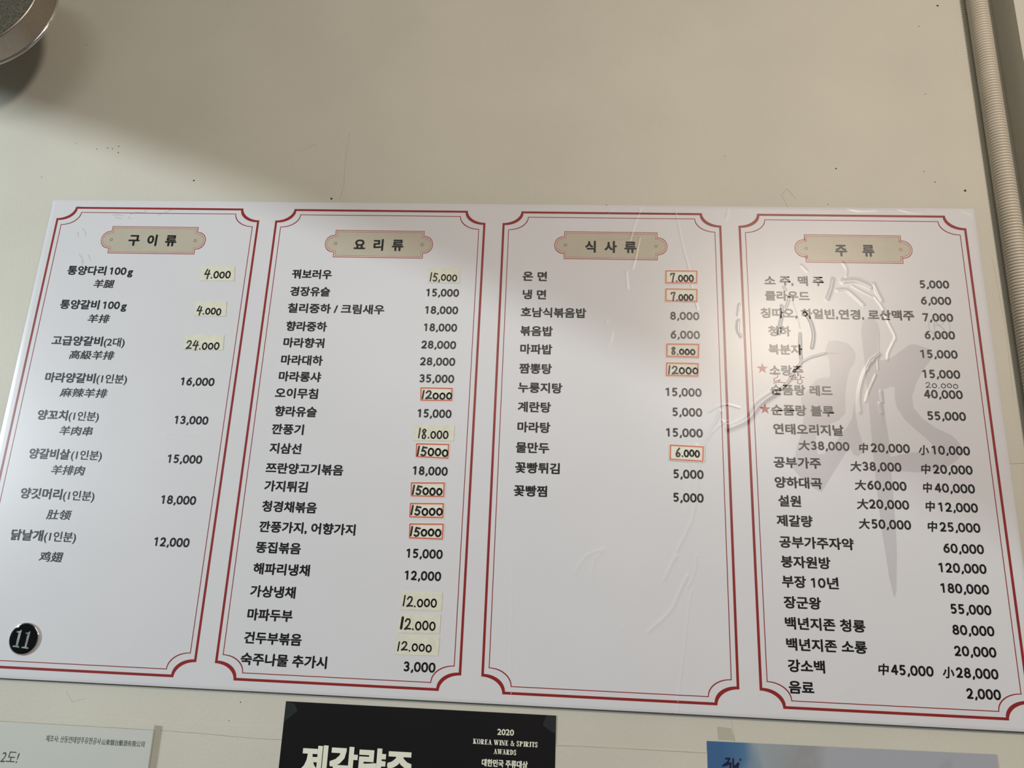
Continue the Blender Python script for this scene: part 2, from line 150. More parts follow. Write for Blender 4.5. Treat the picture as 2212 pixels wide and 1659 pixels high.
# ---------------------------------------------------------------- measured layout of the printed board (millimetres on the board)
D = json.loads(r'''{"T":[[1,"t","구 이 류",116.4,57.8,181.9],[2,"t","요 리 류",419.1,60.1,484.1],[3,"t","식 사 류",716.9,58.6,781.5],[4,"t","주  류",1026.3,59.0,1073.7],[1,"h","통양다리 100g",41.8,102.0,131.6],[1,"h","통양갈비 100g",41.7,149.5,131.8],[1,"h","고급양갈비",41.0,198.7,108.3],[1,"p","(2대)",108.5,199.5,137.4],[1,"z","羊腿",81.3,120.3,108.6],[1,"z","羊排",82.8,168.3,111.4],[1,"z","高級羊排",68.5,217.1,126.8],[1,"h","마라양갈비",42.5,247.4,108.1],[1,"h","양꼬치",43.0,295.7,81.8],[1,"h","양갈비살",42.8,344.1,94.8],[1,"h","양깃머리",42.7,392.4,94.8],[1,"h","닭날개",42.1,441.6,81.6],[1,"p","(1인분)",108.2,247.7,149.3],[1,"p","(1인분)",81.9,296.2,122.2],[1,"p","(1인분)",94.9,344.4,135.3],[1,"p","(1인분)",95.0,393.4,135.6],[1,"p","(1인분)",81.7,442.2,122.5],[1,"z","麻辣羊排",66.6,266.5,127.1],[1,"z","羊肉串",75.8,314.7,117.6],[1,"z","羊排肉",75.6,363.2,117.1],[1,"z","肚领",81.3,416.6,111.0],[1,"z","鸡翅",82.7,465.4,110.8],[1,"n","16,000",218.9,248.4,261.7],[1,"n","13,000",219.0,297.2,261.3],[1,"n","15,000",218.3,345.2,261.0],[1,"n","18,000",218.6,394.2,261.1],[1,"n","12,000",218.4,443.2,260.9],[2,"h","꿔보러우",342.3,102.3,394.5],[2,"h","경장유슬",342.9,126.0,394.7],[2,"h","칠리중하 / 크림새우",342.6,148.8,466.7],[2,"h","향라중하",343.3,173.0,395.7],[2,"h","마라향궈",342.6,194.7,394.6],[2,"h","마라대하",342.4,217.4,395.3],[2,"h","마라롱샤",342.2,238.6,395.4],[2,"n","15,000",518.4,124.7,559.8],[2,"n","18,000",518.6,148.0,560.0],[2,"n","18,000",518.7,171.0,560.1],[2,"n","28,000",516.8,193.6,560.2],[2,"n","28,000",516.8,215.2,560.4],[2,"n","35,000",517.4,236.9,560.4],[2,"h","오이무침",340.2,259.9,393.8],[2,"h","향라유슬",342.6,282.7,394.9],[2,"h","깐풍기",341.8,305.0,381.4],[2,"h","지삼선",342.2,328.4,381.1],[2,"h","쯔란양고기볶음",340.7,352.4,434.8],[2,"h","가지튀김",341.7,373.7,394.0],[2,"h","청경채볶음",342.0,397.6,407.7],[2,"h","깐풍가지, 어향가지",341.7,421.2,456.1],[2,"h","똥집볶음",340.9,444.8,394.2],[2,"h","해파리냉채",341.1,468.8,407.4],[2,"n","15,000",518.9,280.5,559.9],[2,"n","18,000",518.4,349.8,559.6],[2,"n","15,000",518.1,444.9,559.8],[2,"h","가상냉채",340.9,493.8,393.7],[2,"h","마파두부",341.0,519.2,393.3],[2,"h","건두부볶음",340.7,544.1,406.7],[2,"h","숙주나물 추가시",339.7,566.6,438.0],[2,"n","12,000",518.1,469.3,559.6],[2,"n","3,000",523.9,566.3,559.6],[3,"h","온 면",639.2,100.3,669.8],[3,"h","냉 면",640.1,124.8,669.4],[3,"h","호남식볶음밥",638.6,148.4,719.6],[3,"h","볶음밥",638.7,173.0,678.9],[3,"h","마파밥",639.6,196.4,678.8],[3,"h","짬뽕탕",639.2,221.2,679.0],[3,"n","8,000",822.0,149.6,857.5],[3,"n","6,000",822.0,173.9,857.6],[3,"h","누룽지탕",638.8,245.1,692.1],[3,"h","계란탕",639.3,269.1,679.1],[3,"h","마라탕",639.8,293.8,679.0],[3,"h","물만두",638.8,318.4,678.3],[3,"h","꽃빵튀김",638.9,342.2,691.2],[3,"h","꽃빵찜",638.3,369.2,677.1],[3,"n","15,000",815.4,246.1,857.5],[3,"n","5,000",822.2,270.4,857.5],[3,"n","15,000",815.2,295.2,857.5],[3,"n","5,000",822.0,343.8,857.0],[3,"n","5,000",821.4,370.8,856.3],[4,"h","소 주, 맥 주",938.1,100.9,1009.6],[4,"h","클라우드",937.8,120.9,991.4],[4,"h","칭따오, 하얼빈,연경, 로산맥주",931.5,143.6,1113.0],[4,"h","청하",939.4,166.6,966.1],[4,"h","복분자",938.5,189.9,978.2],[4,"h","소랑주",938.2,216.0,977.9],[4,"h","순품랑 레드",938.3,240.0,1009.8],[4,"h","순품랑 블루",937.7,264.6,1009.8],[4,"h","연태오리지날",938.9,287.2,1019.1],[4,"n","5,000",1123.1,102.8,1158.2],[4,"n","6,000",1122.5,124.0,1158.2],[4,"n","7,000",1122.1,145.5,1158.0],[4,"n","6,000",1122.3,167.8,1157.6],[4,"n","15,000",1115.5,191.7,1157.8],[4,"n","15,000",1115.4,216.3,1157.9],[4,"n","40,000",1114.1,240.8,1157.9],[4,"n","55,000",1114.8,266.7,1158.4],[4,"h","공부가주",937.2,326.4,990.7],[4,"h","양하대곡",937.1,349.5,990.2],[4,"h","설원",939.9,370.6,965.3],[4,"h","제갈량",937.0,392.7,976.8],[4,"h","공부가주자약",938.7,416.2,1020.0],[4,"h","붕자원방",939.3,437.7,993.2],[4,"s","大",966.7,306.0,979.6],[4,"s","中",1035.0,307.0,1044.8],[4,"s","小",1101.3,307.4,1113.0],[4,"s","大",1023.4,328.5,1035.8],[4,"s","中",1102.0,329.2,1112.0],[4,"s","大",1026.6,349.8,1039.2],[4,"s","中",1101.8,350.2,1111.4],[4,"s","大",1027.3,371.2,1040.0],[4,"s","中",1102.4,371.2,1112.3],[4,"s","大",1027.6,393.1,1039.6],[4,"s","中",1102.3,393.5,1112.4],[4,"n","38,000",980.2,305.9,1024.1],[4,"n","20,000",1047.9,306.3,1091.6],[4,"n","10,000",1116.3,306.9,1158.1],[4,"n","38,000",1036.5,328.1,1080.1],[4,"n","20,000",1114.7,328.9,1158.3],[4,"n","60,000",1040.1,349.6,1083.6],[4,"n","40,000",1114.3,350.1,1158.3],[4,"n","20,000",1040.4,370.7,1084.3],[4,"n","12,000",1116.5,371.4,1158.9],[4,"n","50,000",1040.9,392.9,1084.2],[4,"n","25,000",1115.0,393.4,1158.8],[4,"n","60,000",1116.2,416.5,1159.7],[4,"n","120,000",1109.5,437.5,1159.8],[4,"h","부장 10년",939.3,459.0,1000.4],[4,"h","장군왕",939.9,481.0,980.0],[4,"h","백년지존 청룡",940.0,502.8,1025.3],[4,"h","백년지존 소룡",940.1,524.5,1025.2],[4,"h","강소백",940.5,546.2,979.5],[4,"h","음료",940.2,567.7,966.7],[4,"s","中",1035.3,545.7,1045.9],[4,"s","小",1101.7,545.6,1113.7],[4,"n","180,000",1109.2,459.2,1159.7],[4,"n","55,000",1116.5,480.6,1159.4],[4,"n","80,000",1116.2,502.1,1159.8],[4,"n","20,000",1115.7,523.5,1159.1],[4,"n","45,000",1048.2,545.5,1092.1],[4,"n","28,000",1115.1,545.2,1158.4],[4,"n","2,000",1123.3,565.4,1158.3]],"LB":[["tape","4.000",[[220.4,93.3],[265.7,93.4],[267.8,113.5],[222.0,113.8]],[226.3,262.3,97.4,110.9],1.9],["tape","4.000",[[220.7,142.1],[261.9,141.8],[263.6,161.9],[221.6,162.3]],[224.0,257.3,148.1,160.8],1.9],["tape","24.000",[[215.4,187.3],[265.1,187.0],[266.8,206.8],[215.6,207.2]],[217.5,261.7,194.0,206.7],1.9],["tape","15,000",[[518.5,91.6],[559.1,91.4],[560.1,111.3],[519.7,111.3]],[520.8,556.6,96.7,109.5],1.7],["red","12000",[[518.9,247.5],[560.0,247.2],[560.7,265.4],[520.0,266.1]],[521.5,559.9,251.6,263.6],2.1],["tape","18.000",[[515.7,294.9],[564.6,294.2],[564.3,313.4],[516.0,314.4]],[520.7,558.2,298.6,311.8],1.8],["red","15000",[[518.7,316.5],[560.3,316.0],[560.5,335.7],[519.4,334.9]],[520.6,559.5,320.0,333.0],2.2],["red","15000",[[515.9,363.1],[558.0,361.9],[558.4,380.8],[517.0,381.3]],[518.3,555.5,366.4,378.7],2.2],["red","15000",[[516.6,387.0],[558.4,385.9],[558.9,405.0],[517.1,405.6]],[518.4,557.3,390.1,402.2],2.2],["red","15000",[[517.9,410.5],[559.9,409.3],[559.8,429.3],[518.5,429.4]],[519.6,557.2,414.1,426.2],2.2],["tape","12.000",[[515.8,486.6],[562.2,486.8],[562.5,506.5],[516.0,506.9]],[517.4,557.1,491.1,503.8],1.8],["tape","12.000",[[515.2,511.5],[562.0,510.6],[561.9,530.6],[514.8,531.7]],[516.7,557.3,514.9,528.2],1.8],["tape","12.000",[[513.4,534.5],[562.1,533.3],[561.7,553.8],[512.6,554.7]],[515.0,554.6,540.1,550.8],1.7],["red","7.000",[[816.5,88.8],[857.7,88.5],[856.9,107.3],[816.0,108.0]],[822.5,852.4,92.7,105.3],2.0],["red","7.000",[[816.2,113.0],[857.1,113.1],[856.3,132.1],[815.5,131.7]],[822.8,851.5,118.0,130.1],2.0],["red","8.000",[[816.1,184.8],[857.3,184.4],[856.3,203.7],[815.5,203.6]],[822.0,851.8,189.6,200.3],2.0],["red","12000",[[815.4,208.8],[855.9,208.8],[855.0,227.4],[814.7,227.4]],[817.7,854.9,212.7,224.4],2.0],["red","6.000",[[818.1,308.9],[859.1,310.0],[858.1,330.0],[817.4,328.8]],[824.7,853.7,312.7,324.2],2.0]],"HW20":[1116.6,1154.2,225.9,233.4],"PL":[[[[91.0,38.4],[208.1,37.8],[91.3,77.4],[209.2,76.9]],[[78.6,57.8],[221.2,55.9]]],[[[392.9,40.0],[509.8,39.6],[393.5,78.6],[510.3,78.0]],[[380.7,59.3],[522.3,57.3]]],[[[690.5,37.8],[808.2,37.9],[690.3,76.0],[807.7,76.1]],[[678.0,57.7],[820.4,55.7]]],[[[990.0,37.4],[1107.4,38.8],[989.7,75.3],[1106.9,76.9]],[[977.2,58.3],[1119.7,56.2]]]],"RID":[[[[957.0,134.3],[957.6,143.3],[954.6,155.5],[952.0,170.0]],2.0,0.8],[[[983.8,142.7],[989.8,153.1],[992.6,166.7],[991.9,177.1],[989.5,186.7]],2.3,0.9],[[[976.9,169.5],[975.7,183.0]],1.8,0.7],[[[976.6,174.9],[975.7,194.7],[975.7,205.7],[967.4,216.1],[959.3,230.2],[945.4,242.9]],1.8,0.8],[[[945.4,242.9],[925.0,257.9],[909.6,277.3],[887.4,288.4]],5.0,1.2],[[[976.1,205.7],[986.8,199.2],[1004.8,193.7]],1.6,0.6],[[[966.3,121.9],[965.1,129.3],[961.7,137.5]],1.8,0.6],[[[969.7,128.4],[973.9,145.4],[976.5,163.1]],1.0,0.25],[[[906.1,134.5],[904.0,147.6]],1.8,0.5],[[[905.2,154.1],[903.9,168.6],[907.4,174.2]],2.0,0.6],[[[984.0,80.0],[990.3,87.4]],2.0,0.4],[[[960.9,110.4],[963.0,114.5]],2,0.5],[[[1012.4,123.8],[1017.3,111.4],[1020.6,98.2]],3.2,0.9],[[[1033.3,100.6],[1046.2,99.5],[1054.8,102.0],[1065.4,107.9]],4.5,1.0],[[[1069.0,103.5],[1072.7,114.8],[1076.6,125.2]],3,0.9],[[[1068.3,120.1],[1076.6,133.9],[1081.9,152.6],[1088.1,170.3],[1084.9,178.8],[1078.3,191.5],[1076.9,199.1]],1.6,0.6],[[[1025.2,112.2],[1035.6,112.0],[1043.8,118.8],[1054.7,130.8]],2.6,0.6],[[[1043.2,106.6],[1053.8,113.4],[1065.9,120.2]],1.4,0.35],[[[1051.7,212.9],[1057.3,202.0],[1068.1,193.5]],2.6,0.8],[[[1034.4,75.6],[1038.5,84.5],[1037.0,94.3]],2,0.45],[[[1064.8,212.6],[1065.2,200.2],[1068.9,193.4]],1.2,0.3],[[[1066.0,194.7],[1050.0,214.3],[1040.5,242.3],[1039.8,264.7]],2.8,0.7],[[[1061.4,219.1],[1051.4,239.5],[1046.8,252.1]],1.8,0.45],[[[1065.6,239.1],[1066.1,251.6]],2.2,0.6],[[[1063.0,254.1],[1064.4,265.2]],2.6,0.7],[[[788.8,0.2],[779.8,26.0],[773.8,48.9]],1.5,0.45],[[[785.6,45.5],[781.0,69.8],[776.6,87.4]],1.8,0.45],[[[768.6,92.3],[770.0,114.3]],2.6,0.45],[[[830.5,-0.2],[834.4,25.3],[839.6,57.7],[846.2,86.3],[848.6,108.2],[855.6,139.8]],1.5,0.4],[[[753.0,-0.2],[745.5,11.5],[739.6,19.9]],2,0.25],[[[668.5,136.5],[664.4,170.5],[666.5,193.2],[672.1,212.5]],3,0.3],[[[751.4,173.2],[749.3,183.8],[744.3,192.9]],3,0.35],[[[744.8,155.0],[744.9,161.2]],2,0.25],[[[707.9,94.9],[707.3,102.8]],2,0.2],[[[898.4,1.5],[894.8,18.0]],2,0.3],[[[906.8,133.4],[904.2,147.2]],2,0.45],[[[903.9,154.8],[902.7,165.4],[906.5,175.1]],2,0.5],[[[879.0,268.1],[867.4,291.0],[856.0,309.4],[852.7,332.9],[848.5,362.8],[844.5,389.5],[836.2,409.4],[826.6,427.9],[815.8,451.4]],2.3,0.55],[[[886.7,279.2],[871.4,290.9],[858.7,309.3]],1.4,0.4],[[[849.2,309.6],[841.4,356.3],[835.3,389.8]],3,0.3],[[[825.1,435.8],[817.7,447.3],[810.4,462.8]],3,0.55],[[[835.9,457.7],[827.1,474.5],[816.9,495.3],[791.5,519.2]],3,0.6],[[[846.4,435.0],[844.5,453.2],[837.1,468.6]],1.8,0.45],[[[841.2,471.2],[836.6,490.4],[834.8,506.6],[831.5,530.7],[827.5,557.0],[823.6,582.8],[823.0,598.1]],1.3,0.45],[[[639.7,451.5],[641.7,501.4],[641.4,520.4],[642.0,544.5],[643.2,582.4],[646.3,597.8]],1.1,0.3],[[[733.3,439.4],[731.3,452.1],[729.3,464.7]],2,0.3],[[[721.8,442.6],[716.2,451.3],[710.6,459.9]],2.2,0.3],[[[767.8,509.5],[763.6,519.1]],2,0.2],[[[673.1,461.4],[667.6,468.6]],2,0.2],[[[743.8,431.7],[733.4,444.4],[728.9,458.7]],2,0.35],[[[741.2,432.5],[722.8,440.9],[711.2,458.1]],3,0.35],[[[900.9,263.3],[887.4,260.1],[877.8,261.8],[865.3,269.2]],1.3,0.4],[[[900.2,281.6],[889.2,284.8],[879.9,279.4]],1.6,0.3],[[[507.6,153.7],[510.9,158.3],[515.8,165.2]],1,0.2],[[[546.1,177.6],[557.4,194.2],[563.4,210.6],[563.7,227.1]],1.1,0.25],[[[527.2,222.0],[527.4,235.4]],2,0.25],[[[525.0,266.4],[523.8,279.5],[522.3,292.5]],1.8,0.3],[[[208.5,315.6],[223.0,314.1],[232.0,314.9],[252.6,315.0]],1.2,0.35],[[[292.8,54.7],[320.3,86.6],[342.4,115.6],[358.4,134.5],[374.5,162.6]],0.8,0.12],[[[208.8,343.7],[278.7,342.2]],3,0.15],[[[30.8,47.4],[41.6,52.4],[52.7,67.5]],1.5,0.25],[[[-0.0,1.8],[18.6,4.3],[40.9,0.5]],2,0.4],[[[48.1,3.9],[65.3,-0.6],[84.3,4.4]],2,0.3],[[[1044.4,-0.1],[1058.5,3.9],[1081.5,2.8]],2.5,0.5],[[[1107.4,0.9],[1122.7,5.6],[1138.3,5.4]],2.5,0.5],[[[1182.9,0.1],[1197.3,8.8]],3,0.4],[[[1035.5,598.2],[1047.1,598.9],[1062.9,597.5]],2,0.3],[[[992.7,574.7],[1012.4,561.2]],2,0.12],[[[2.2,132.4],[9.4,129.0],[28.9,115.5]],0.8,0.12],[[[165.1,31.2],[179.1,28.4],[190.7,20.6]],1.2,0.2],[[[103.5,29.3],[110.4,22.4],[124.6,20.5],[136.5,23.8],[140.4,18.6]],1.5,0.2]],"W":[[1009.6,178.3],[1018.9,177.0],[1031.0,180.0],[1037.7,186.5],[1040.6,194.1],[1038.3,204.0],[1031.3,215.0],[1027.3,228.1],[1024.6,243.2],[1022.8,266.5],[1014.6,275.1],[998.0,282.9],[988.6,289.4],[986.5,298.8],[987.8,316.3],[994.8,315.0],[1005.3,306.5],[1014.2,293.9],[1024.0,282.2],[1029.8,272.6],[1033.8,253.5],[1034.5,269.3],[1035.8,283.9],[1038.7,297.3],[1039.3,311.6],[1033.1,316.7],[1027.9,315.0],[1024.6,305.9],[1020.1,312.2],[989.1,359.2],[983.0,356.8],[970.3,347.2],[961.7,337.4],[958.9,332.7],[964.9,306.7],[969.1,297.3],[974.6,274.2],[973.1,249.9],[983.0,237.8],[991.8,226.9],[999.2,224.0],[1008.3,223.7],[1009.4,215.6],[1008.8,202.5],[1005.7,189.4]],"S1":[[1051.7,153.9],[1056.2,148.8],[1061.5,147.0],[1066.5,149.1],[1070.0,155.8],[1071.2,165.8],[1068.0,201.1],[1068.3,220.6],[1068.4,236.7],[1067.5,263.1],[1069.3,297.4],[1068.8,319.9],[1068.3,342.9],[1067.9,376.8],[1067.4,399.0],[1065.9,426.3],[1063.5,447.9],[1061.8,463.9],[1059.5,471.4],[1057.8,467.2],[1055.3,448.2],[1054.0,426.8],[1052.1,399.5],[1051.4,377.3],[1050.5,343.5],[1050.3,320.5],[1050.3,300.0],[1050.5,263.6],[1050.6,239.3],[1049.6,221.1],[1050.2,201.5],[1049.8,188.4],[1049.1,166.3]],"S2":[[1068.2,201.1],[1077.3,200.0],[1087.0,193.0],[1103.4,181.1],[1109.6,179.9],[1128.2,186.0],[1128.0,197.5],[1117.7,209.7],[1106.7,228.2],[1100.6,244.3],[1100.7,258.0],[1109.4,270.3],[1123.9,281.3],[1139.7,289.1],[1145.0,294.1],[1150.6,304.1],[1151.4,306.9],[1143.5,317.5],[1131.5,325.9],[1113.2,331.1],[1097.5,333.3],[1081.0,332.4],[1069.3,333.5],[1068.9,316.4],[1079.4,313.7],[1094.3,310.4],[1111.1,309.9],[1115.2,307.7],[1117.9,301.0],[1110.9,293.0],[1101.1,284.1],[1089.4,271.9],[1081.9,257.5],[1080.6,244.9],[1082.1,234.2],[1078.3,232.1],[1074.0,234.9],[1068.4,236.1],[1068.1,220.6]],"RG":[[1141.1,156.5],[1154.0,156.2],[[1136.1,149.0],[1134.5,164.3],[1135.5,155.4],[1142.5,155.2],[1146.7,152.1],[1143.1,149.2],[1136.1,149.4],[1140.9,155.7],[1146.5,160.6]]],"KX":[[[942.6,221.5],[947.7,220.8],[947.5,224.5],[943.0,226.8],[943.2,230.2],[950.6,228.0]],[[948.4,228.3],[948.6,230.9]],[[942.3,232.3],[948.3,230.6],[955.5,231.5]],[[960.7,223.8],[967.0,222.3]],[[963.2,225.9],[970.2,224.1]],[[963.8,227.9],[970.8,226.4]],[[968.2,221.1],[967.8,227.3]],[[974.0,221.3],[974.1,226.4]],[[974.2,224.0],[978.6,224.3]],[[973.4,226.0],[975.8,227.9],[975.6,230.9],[972.6,232.6],[970.1,231.1],[970.7,228.0],[973.4,226.0]]],"ST":[[[930.1,214.3],[930.4,207.4]],[[930.7,264.0],[931.1,257.2]]],"BD":[[84.9,556.9],[102.1,556.1],[81.1,539.8]],"ONE":[[[75.4,549.3],[78.5,548.8],[81.2,547.2],[80.2,564.5],[82.1,565.1],[82.3,566.6],[74.1,565.9],[74.6,564.4],[77.6,564.5],[78.0,550.4],[76.0,550.5]],[[86.2,550.3],[89.2,549.8],[91.8,548.2],[90.8,565.4],[93.3,565.9],[93.1,567.4],[84.8,566.6],[85.6,565.3],[88.4,565.3],[88.8,551.1],[86.8,551.2]]],"TX":[["2020",630.3,628.7,648.4],["대한민국 주류대상",614.9,658.3,664.3],["KOREA WINE & SPIRITS",604.5,638.9,674.6],["AWARDS",627.2,647.3,651.9],["BIG",418.3,672.8,539.2]],"TX2":[["제조사: 산동연태양주유한공사",127.5,660.5,190.9],["山東烟台酿酒有限公司",192.1,660.7,241.2],["2도!",83.8,680.8,100.2]],"SP":[[1197.0,-29.3,1.7],[1193.9,-312.2,1.6],[379.6,-9.7,1.6],[-2.9,21.7,1.1],[186.6,-35.2,1.4],[71.0,-87.5,0.9],[72.1,-77.5,1.0],[55.6,-84.7,1.0],[40.0,-83.2,0.8],[62.5,-83.8,0.9],[-9.5,-254.3,0.7],[1039.3,-59.8,1.2],[1161.2,-41.4,0.9],[1149.2,-56.4,0.7],[744.2,-4.0,1.1],[1164.9,-1.3,1.4],[1025.7,-8.2,0.7],[225.8,640.2,1.3],[818.1,601.7,0.8],[342.6,613.3,0.8],[332.3,632.6,0.6],[1165.7,-278.7,0.8],[1162.8,-171.5,0.7],[897.8,-77.1,0.6],[-30.4,-38.8,0.8],[8.9,-91.5,0.7]]}''')
# ---------------------------------------------------------------- creases and blisters of the laminate: one height field
SEG = []
def smooth(pts, n=5):
    if len(pts) < 3: return pts
    P = [pts[0]]+list(pts)+[pts[-1]]; out = []
    for i_ in range(1, len(P)-2):
        p0, p1, p2, p3 = [np.array(P[i_+k_], float) for k_ in (-1, 0, 1, 2)]
        for s in range(n):
            t = s/n; out.append(tuple(0.5*(2*p1+(p2-p0)*t+(2*p0-5*p1+4*p2-p3)*t*t+(3*p1-p0-3*p2+p3)*t**3)))
    return out+[tuple(pts[-1])]
for pts, wd_, hh in D['RID']:
    pts = smooth([tuple(p) for p in pts])
    for a, b in zip(pts[:-1], pts[1:]): SEG.append((a[0], a[1], b[0], b[1], wd_*0.62, hh*0.6))
def height(u, v):
    u = np.asarray(u, float); v = np.asarray(v, float); h = np.zeros_like(u)
    for x0, y0, x1, y1, ww, hh in SEG:
        m = (u > min(x0, x1)-3*ww) & (u < max(x0, x1)+3*ww) & (v > min(y0, y1)-3*ww) & (v < max(y0, y1)+3*ww)
        if not m.any(): continue
        uu = u[m]; vv = v[m]; dx, dy = x1-x0, y1-y0
        t = np.clip(((uu-x0)*dx + (vv-y0)*dy)/(dx*dx+dy*dy+1e-9), 0, 1)
        d2 = (uu-x0-t*dx)**2 + (vv-y0-t*dy)**2
        h[m] = np.maximum(h[m], hh*np.exp(-d2/(ww*ww)))
    return h
def gradn(u, v):
    e = 0.1
    gx = (height(u+e, v)-height(u-e, v))/(2*e); gy = (height(u, v+e)-height(u, v-e))/(2*e)
    n = np.stack([-gx, -np.ones_like(gx), gy], 1); return n/np.linalg.norm(n, axis=1)[:, None]
BW, BH = 1200.0, 600.0
PRINT = 0.20           # print sits a tenth of a millimetre proud of the sheet
def flat(name, polys, m, parent, lift=PRINT, drape=True, cut=True):
    """polys: list of (verts2d, faces) in board mm; laid onto the sheet, cut finely where the sheet is creased"""
    vs = []; fs = []
    for kk, (pv, pf) in enumerate(polys):
        o = len(vs); vs += [(p[0], p[1], 0.012*(kk % 12) if len(polys) > 1 else 0.0) for p in pv]; fs += [tuple(i+o for i in f) for f in pf]
    V = np.array(vs, float)[:, :2]; ST_ = np.array(vs, float)[:, 2]
    rough = False
    if drape:
        u0, v0 = V.min(0); u1, v1 = V.max(0)
        near = [s for s in SEG if min(s[0], s[2])-2*s[4] < u1 and max(s[0], s[2])+2*s[4] > u0 and min(s[1], s[3])-2*s[4] < v1 and max(s[1], s[3])+2*s[4] > v0 and s[5] > 0.1]
        rough = bool(near)
    if rough:
        bm = bmesh.new()
        bv = [bm.verts.new(p) for p in vs]
        for f in fs:
            try: bm.faces.new([bv[i] for i in f])
            except ValueError: pass
        if cut:
            for ax, lo, hi in ((0, u0, u1), (1, v0, v1)):
                for x_ in np.arange(lo+0.37, hi, 0.75):
                    if not any(min(s[ax], s[ax+2])-2*s[4] < x_ < max(s[ax], s[ax+2])+2*s[4] for s in near): continue
                    co = (x_, 0, 0) if ax == 0 else (0, x_, 0); no = (1, 0, 0) if ax == 0 else (0, 1, 0)
                    bmesh.ops.bisect_plane(bm, geom=bm.verts[:]+bm.edges[:]+bm.faces[:], plane_co=co, plane_no=no, dist=1e-4)
        bm.verts.index_update()
        V = np.array([v.co[:2] for v in bm.verts]); ST_ = np.array([v.co[2] for v in bm.verts]); fs = [tuple(v.index for v in f.verts) for f in bm.faces]; bm.free()
    h = height(V[:, 0], V[:, 1]) if drape else np.zeros(len(V))
    # faces must look towards the room
    out = []
    for f in fs:
        a, b, c = V[f[0]], V[f[1]], V[f[2]]
        cr = (b[0]-a[0])*(c[1]-a[1]) - (b[1]-a[1])*(c[0]-a[0])
        out.append(tuple(f) if cr < 0 else tuple(reversed(f)))
    me = mesh(name, [uv(p[0], p[1], k+lift+s_) for p, k, s_ in zip(V, h, ST_)], out, rough)
    if rough:
        try: me.normals_split_custom_set_from_vertices([tuple(x) for x in gradn(V[:, 0], V[:, 1])])
        except Exception: pass
    return obj(name, me, m, parent)
def poly(pts):
    t = tessellate_polygon([[Vector((p[0], p[1], 0)) for p in pts]])
    return (list(pts), [tuple(x) for x in t])
def ring(out, inn):
    n = len(out); return (list(out)+list(inn), [(i, (i+1) % n, n+(i+1) % n, n+i) for i in range(n)])
def stroke(pts, wd_, cap=True):
    """a pen stroke: ribbon with round ends and joints"""
    res = []
    P = [Vector(p) for p in pts]; r = wd_/2
    for a, b in zip(P[:-1], P[1:]):
        d = b-a
        if d.length < 1e-6: continue
        n = Vector((-d.y, d.x)).normalized()*r
        res.append(([tuple(a+n), tuple(b+n), tuple(b-n), tuple(a-n)], [(0, 1, 2, 3)]))
    for p in (P if cap else P[1:-1]):
        c = [(p.x+r*math.cos(t*math.pi/5), p.y+r*math.sin(t*math.pi/5)) for t in range(10)]
        res.append((c, [tuple(range(10))]))
    return res
def glyphs(text, bold):
    cu = bpy.data.curves.new('t', 'FONT'); cu.body = text; cu.offset = bold; cu.resolution_u = 3; cu.fill_mode = 'FRONT'
    o = bpy.data.objects.new('t', cu); me = o.to_mesh()
    vs = [(v.co.x, v.co.y) for v in me.vertices]; fs = [tuple(p.vertices) for p in me.polygons]
    o.to_mesh_clear(); bpy.data.objects.remove(o); bpy.data.curves.remove(cu)
    return vs, fs
def lettering(name, text, u0, vc, u1, em, mid, bold, m, parent, shear=0.0, lift=PRINT, drape=True, base=None):
    """bold: how far (mm) the print spreads around the thin letter shapes"""
    vs, fs = glyphs(text, 0.0)
    x0 = min(p[0] for p in vs); x1 = max(p[0] for p in vs); k = (u1-u0-2*bold)/(x1-x0)
    q = [(u0+bold+(x-x0)*k + shear*(y-mid)*em, (base if base is not None else vc+mid*em) - y*em) for x, y in vs]
    if bold <= 0: return flat(name, [(q, fs)], m, parent, lift, drape)
    n = 6
    offs = [(math.cos(t*2*math.pi/n), math.sin(t*2*math.pi/n)) for t in range(n)] if bold < 1 else [(i_, j_) for i_ in (-1, 0, 1) for j_ in (-1, 0, 1)]
    pl = [([(x+bold*ox, y+bold*oy) for x, y in q], fs) for ox, oy in offs]
    return flat(name, pl, m, parent, lift, drape)

def arc(cx, cy, rx, ry, a0, a1, n=14, p=1.0):
    o = []
    for i_ in range(n+1):
        a = math.radians(a0+(a1-a0)*i_/n); c, s = math.cos(a), math.sin(a)
        o.append((cx+rx*math.copysign(abs(c)**p, c), cy+ry*math.copysign(abs(s)**p, s)))
    return o
# humanist digits: centre lines in a box 0..1 wide, 0..1 high (y down)
NUM = {'0': (1, [arc(.5, .5, .5, .5, 0, 360, 22, .92)]), '1': (1, [[(.16, .14), (.56, 0.01), (.56, 1)]]),
 '2': (1, [arc(.45, .30, .42, .30, 200, 385, 9)+[(.62, .66), (.06, 1.0), (.94, 1.0)]]),
 '3': (1, [arc(.42, .25, .40, .25, 215, 445, 9), arc(.42, .74, .46, .26, -88, 135, 9)]),
 '4': (1, [[(.74, 1), (.74, 0), (.66, 0), (0, .72), (1.0, .72)]]),
 '5': (1, [[(.86, 0), (.20, 0), (.16, .46)]+arc(.42, .70, .46, .30, -115, 125, 11)]),
 '6': (1, [[(.82, .01)]+[(.45, .12), (.14, .45)]+arc(.5, .69, .44, .31, 190, -170, 18)]),
 '7': (1, [[(.05, 0), (.95, 0), (.38, 1)]]),
 '8': (1, [arc(.5, .24, .38, .24, 0, 360, 16), arc(.5, .735, .46, .265, 0, 360, 16)]),
 ',': (0, [[(.62, .93), (.42, 1.16)]])}
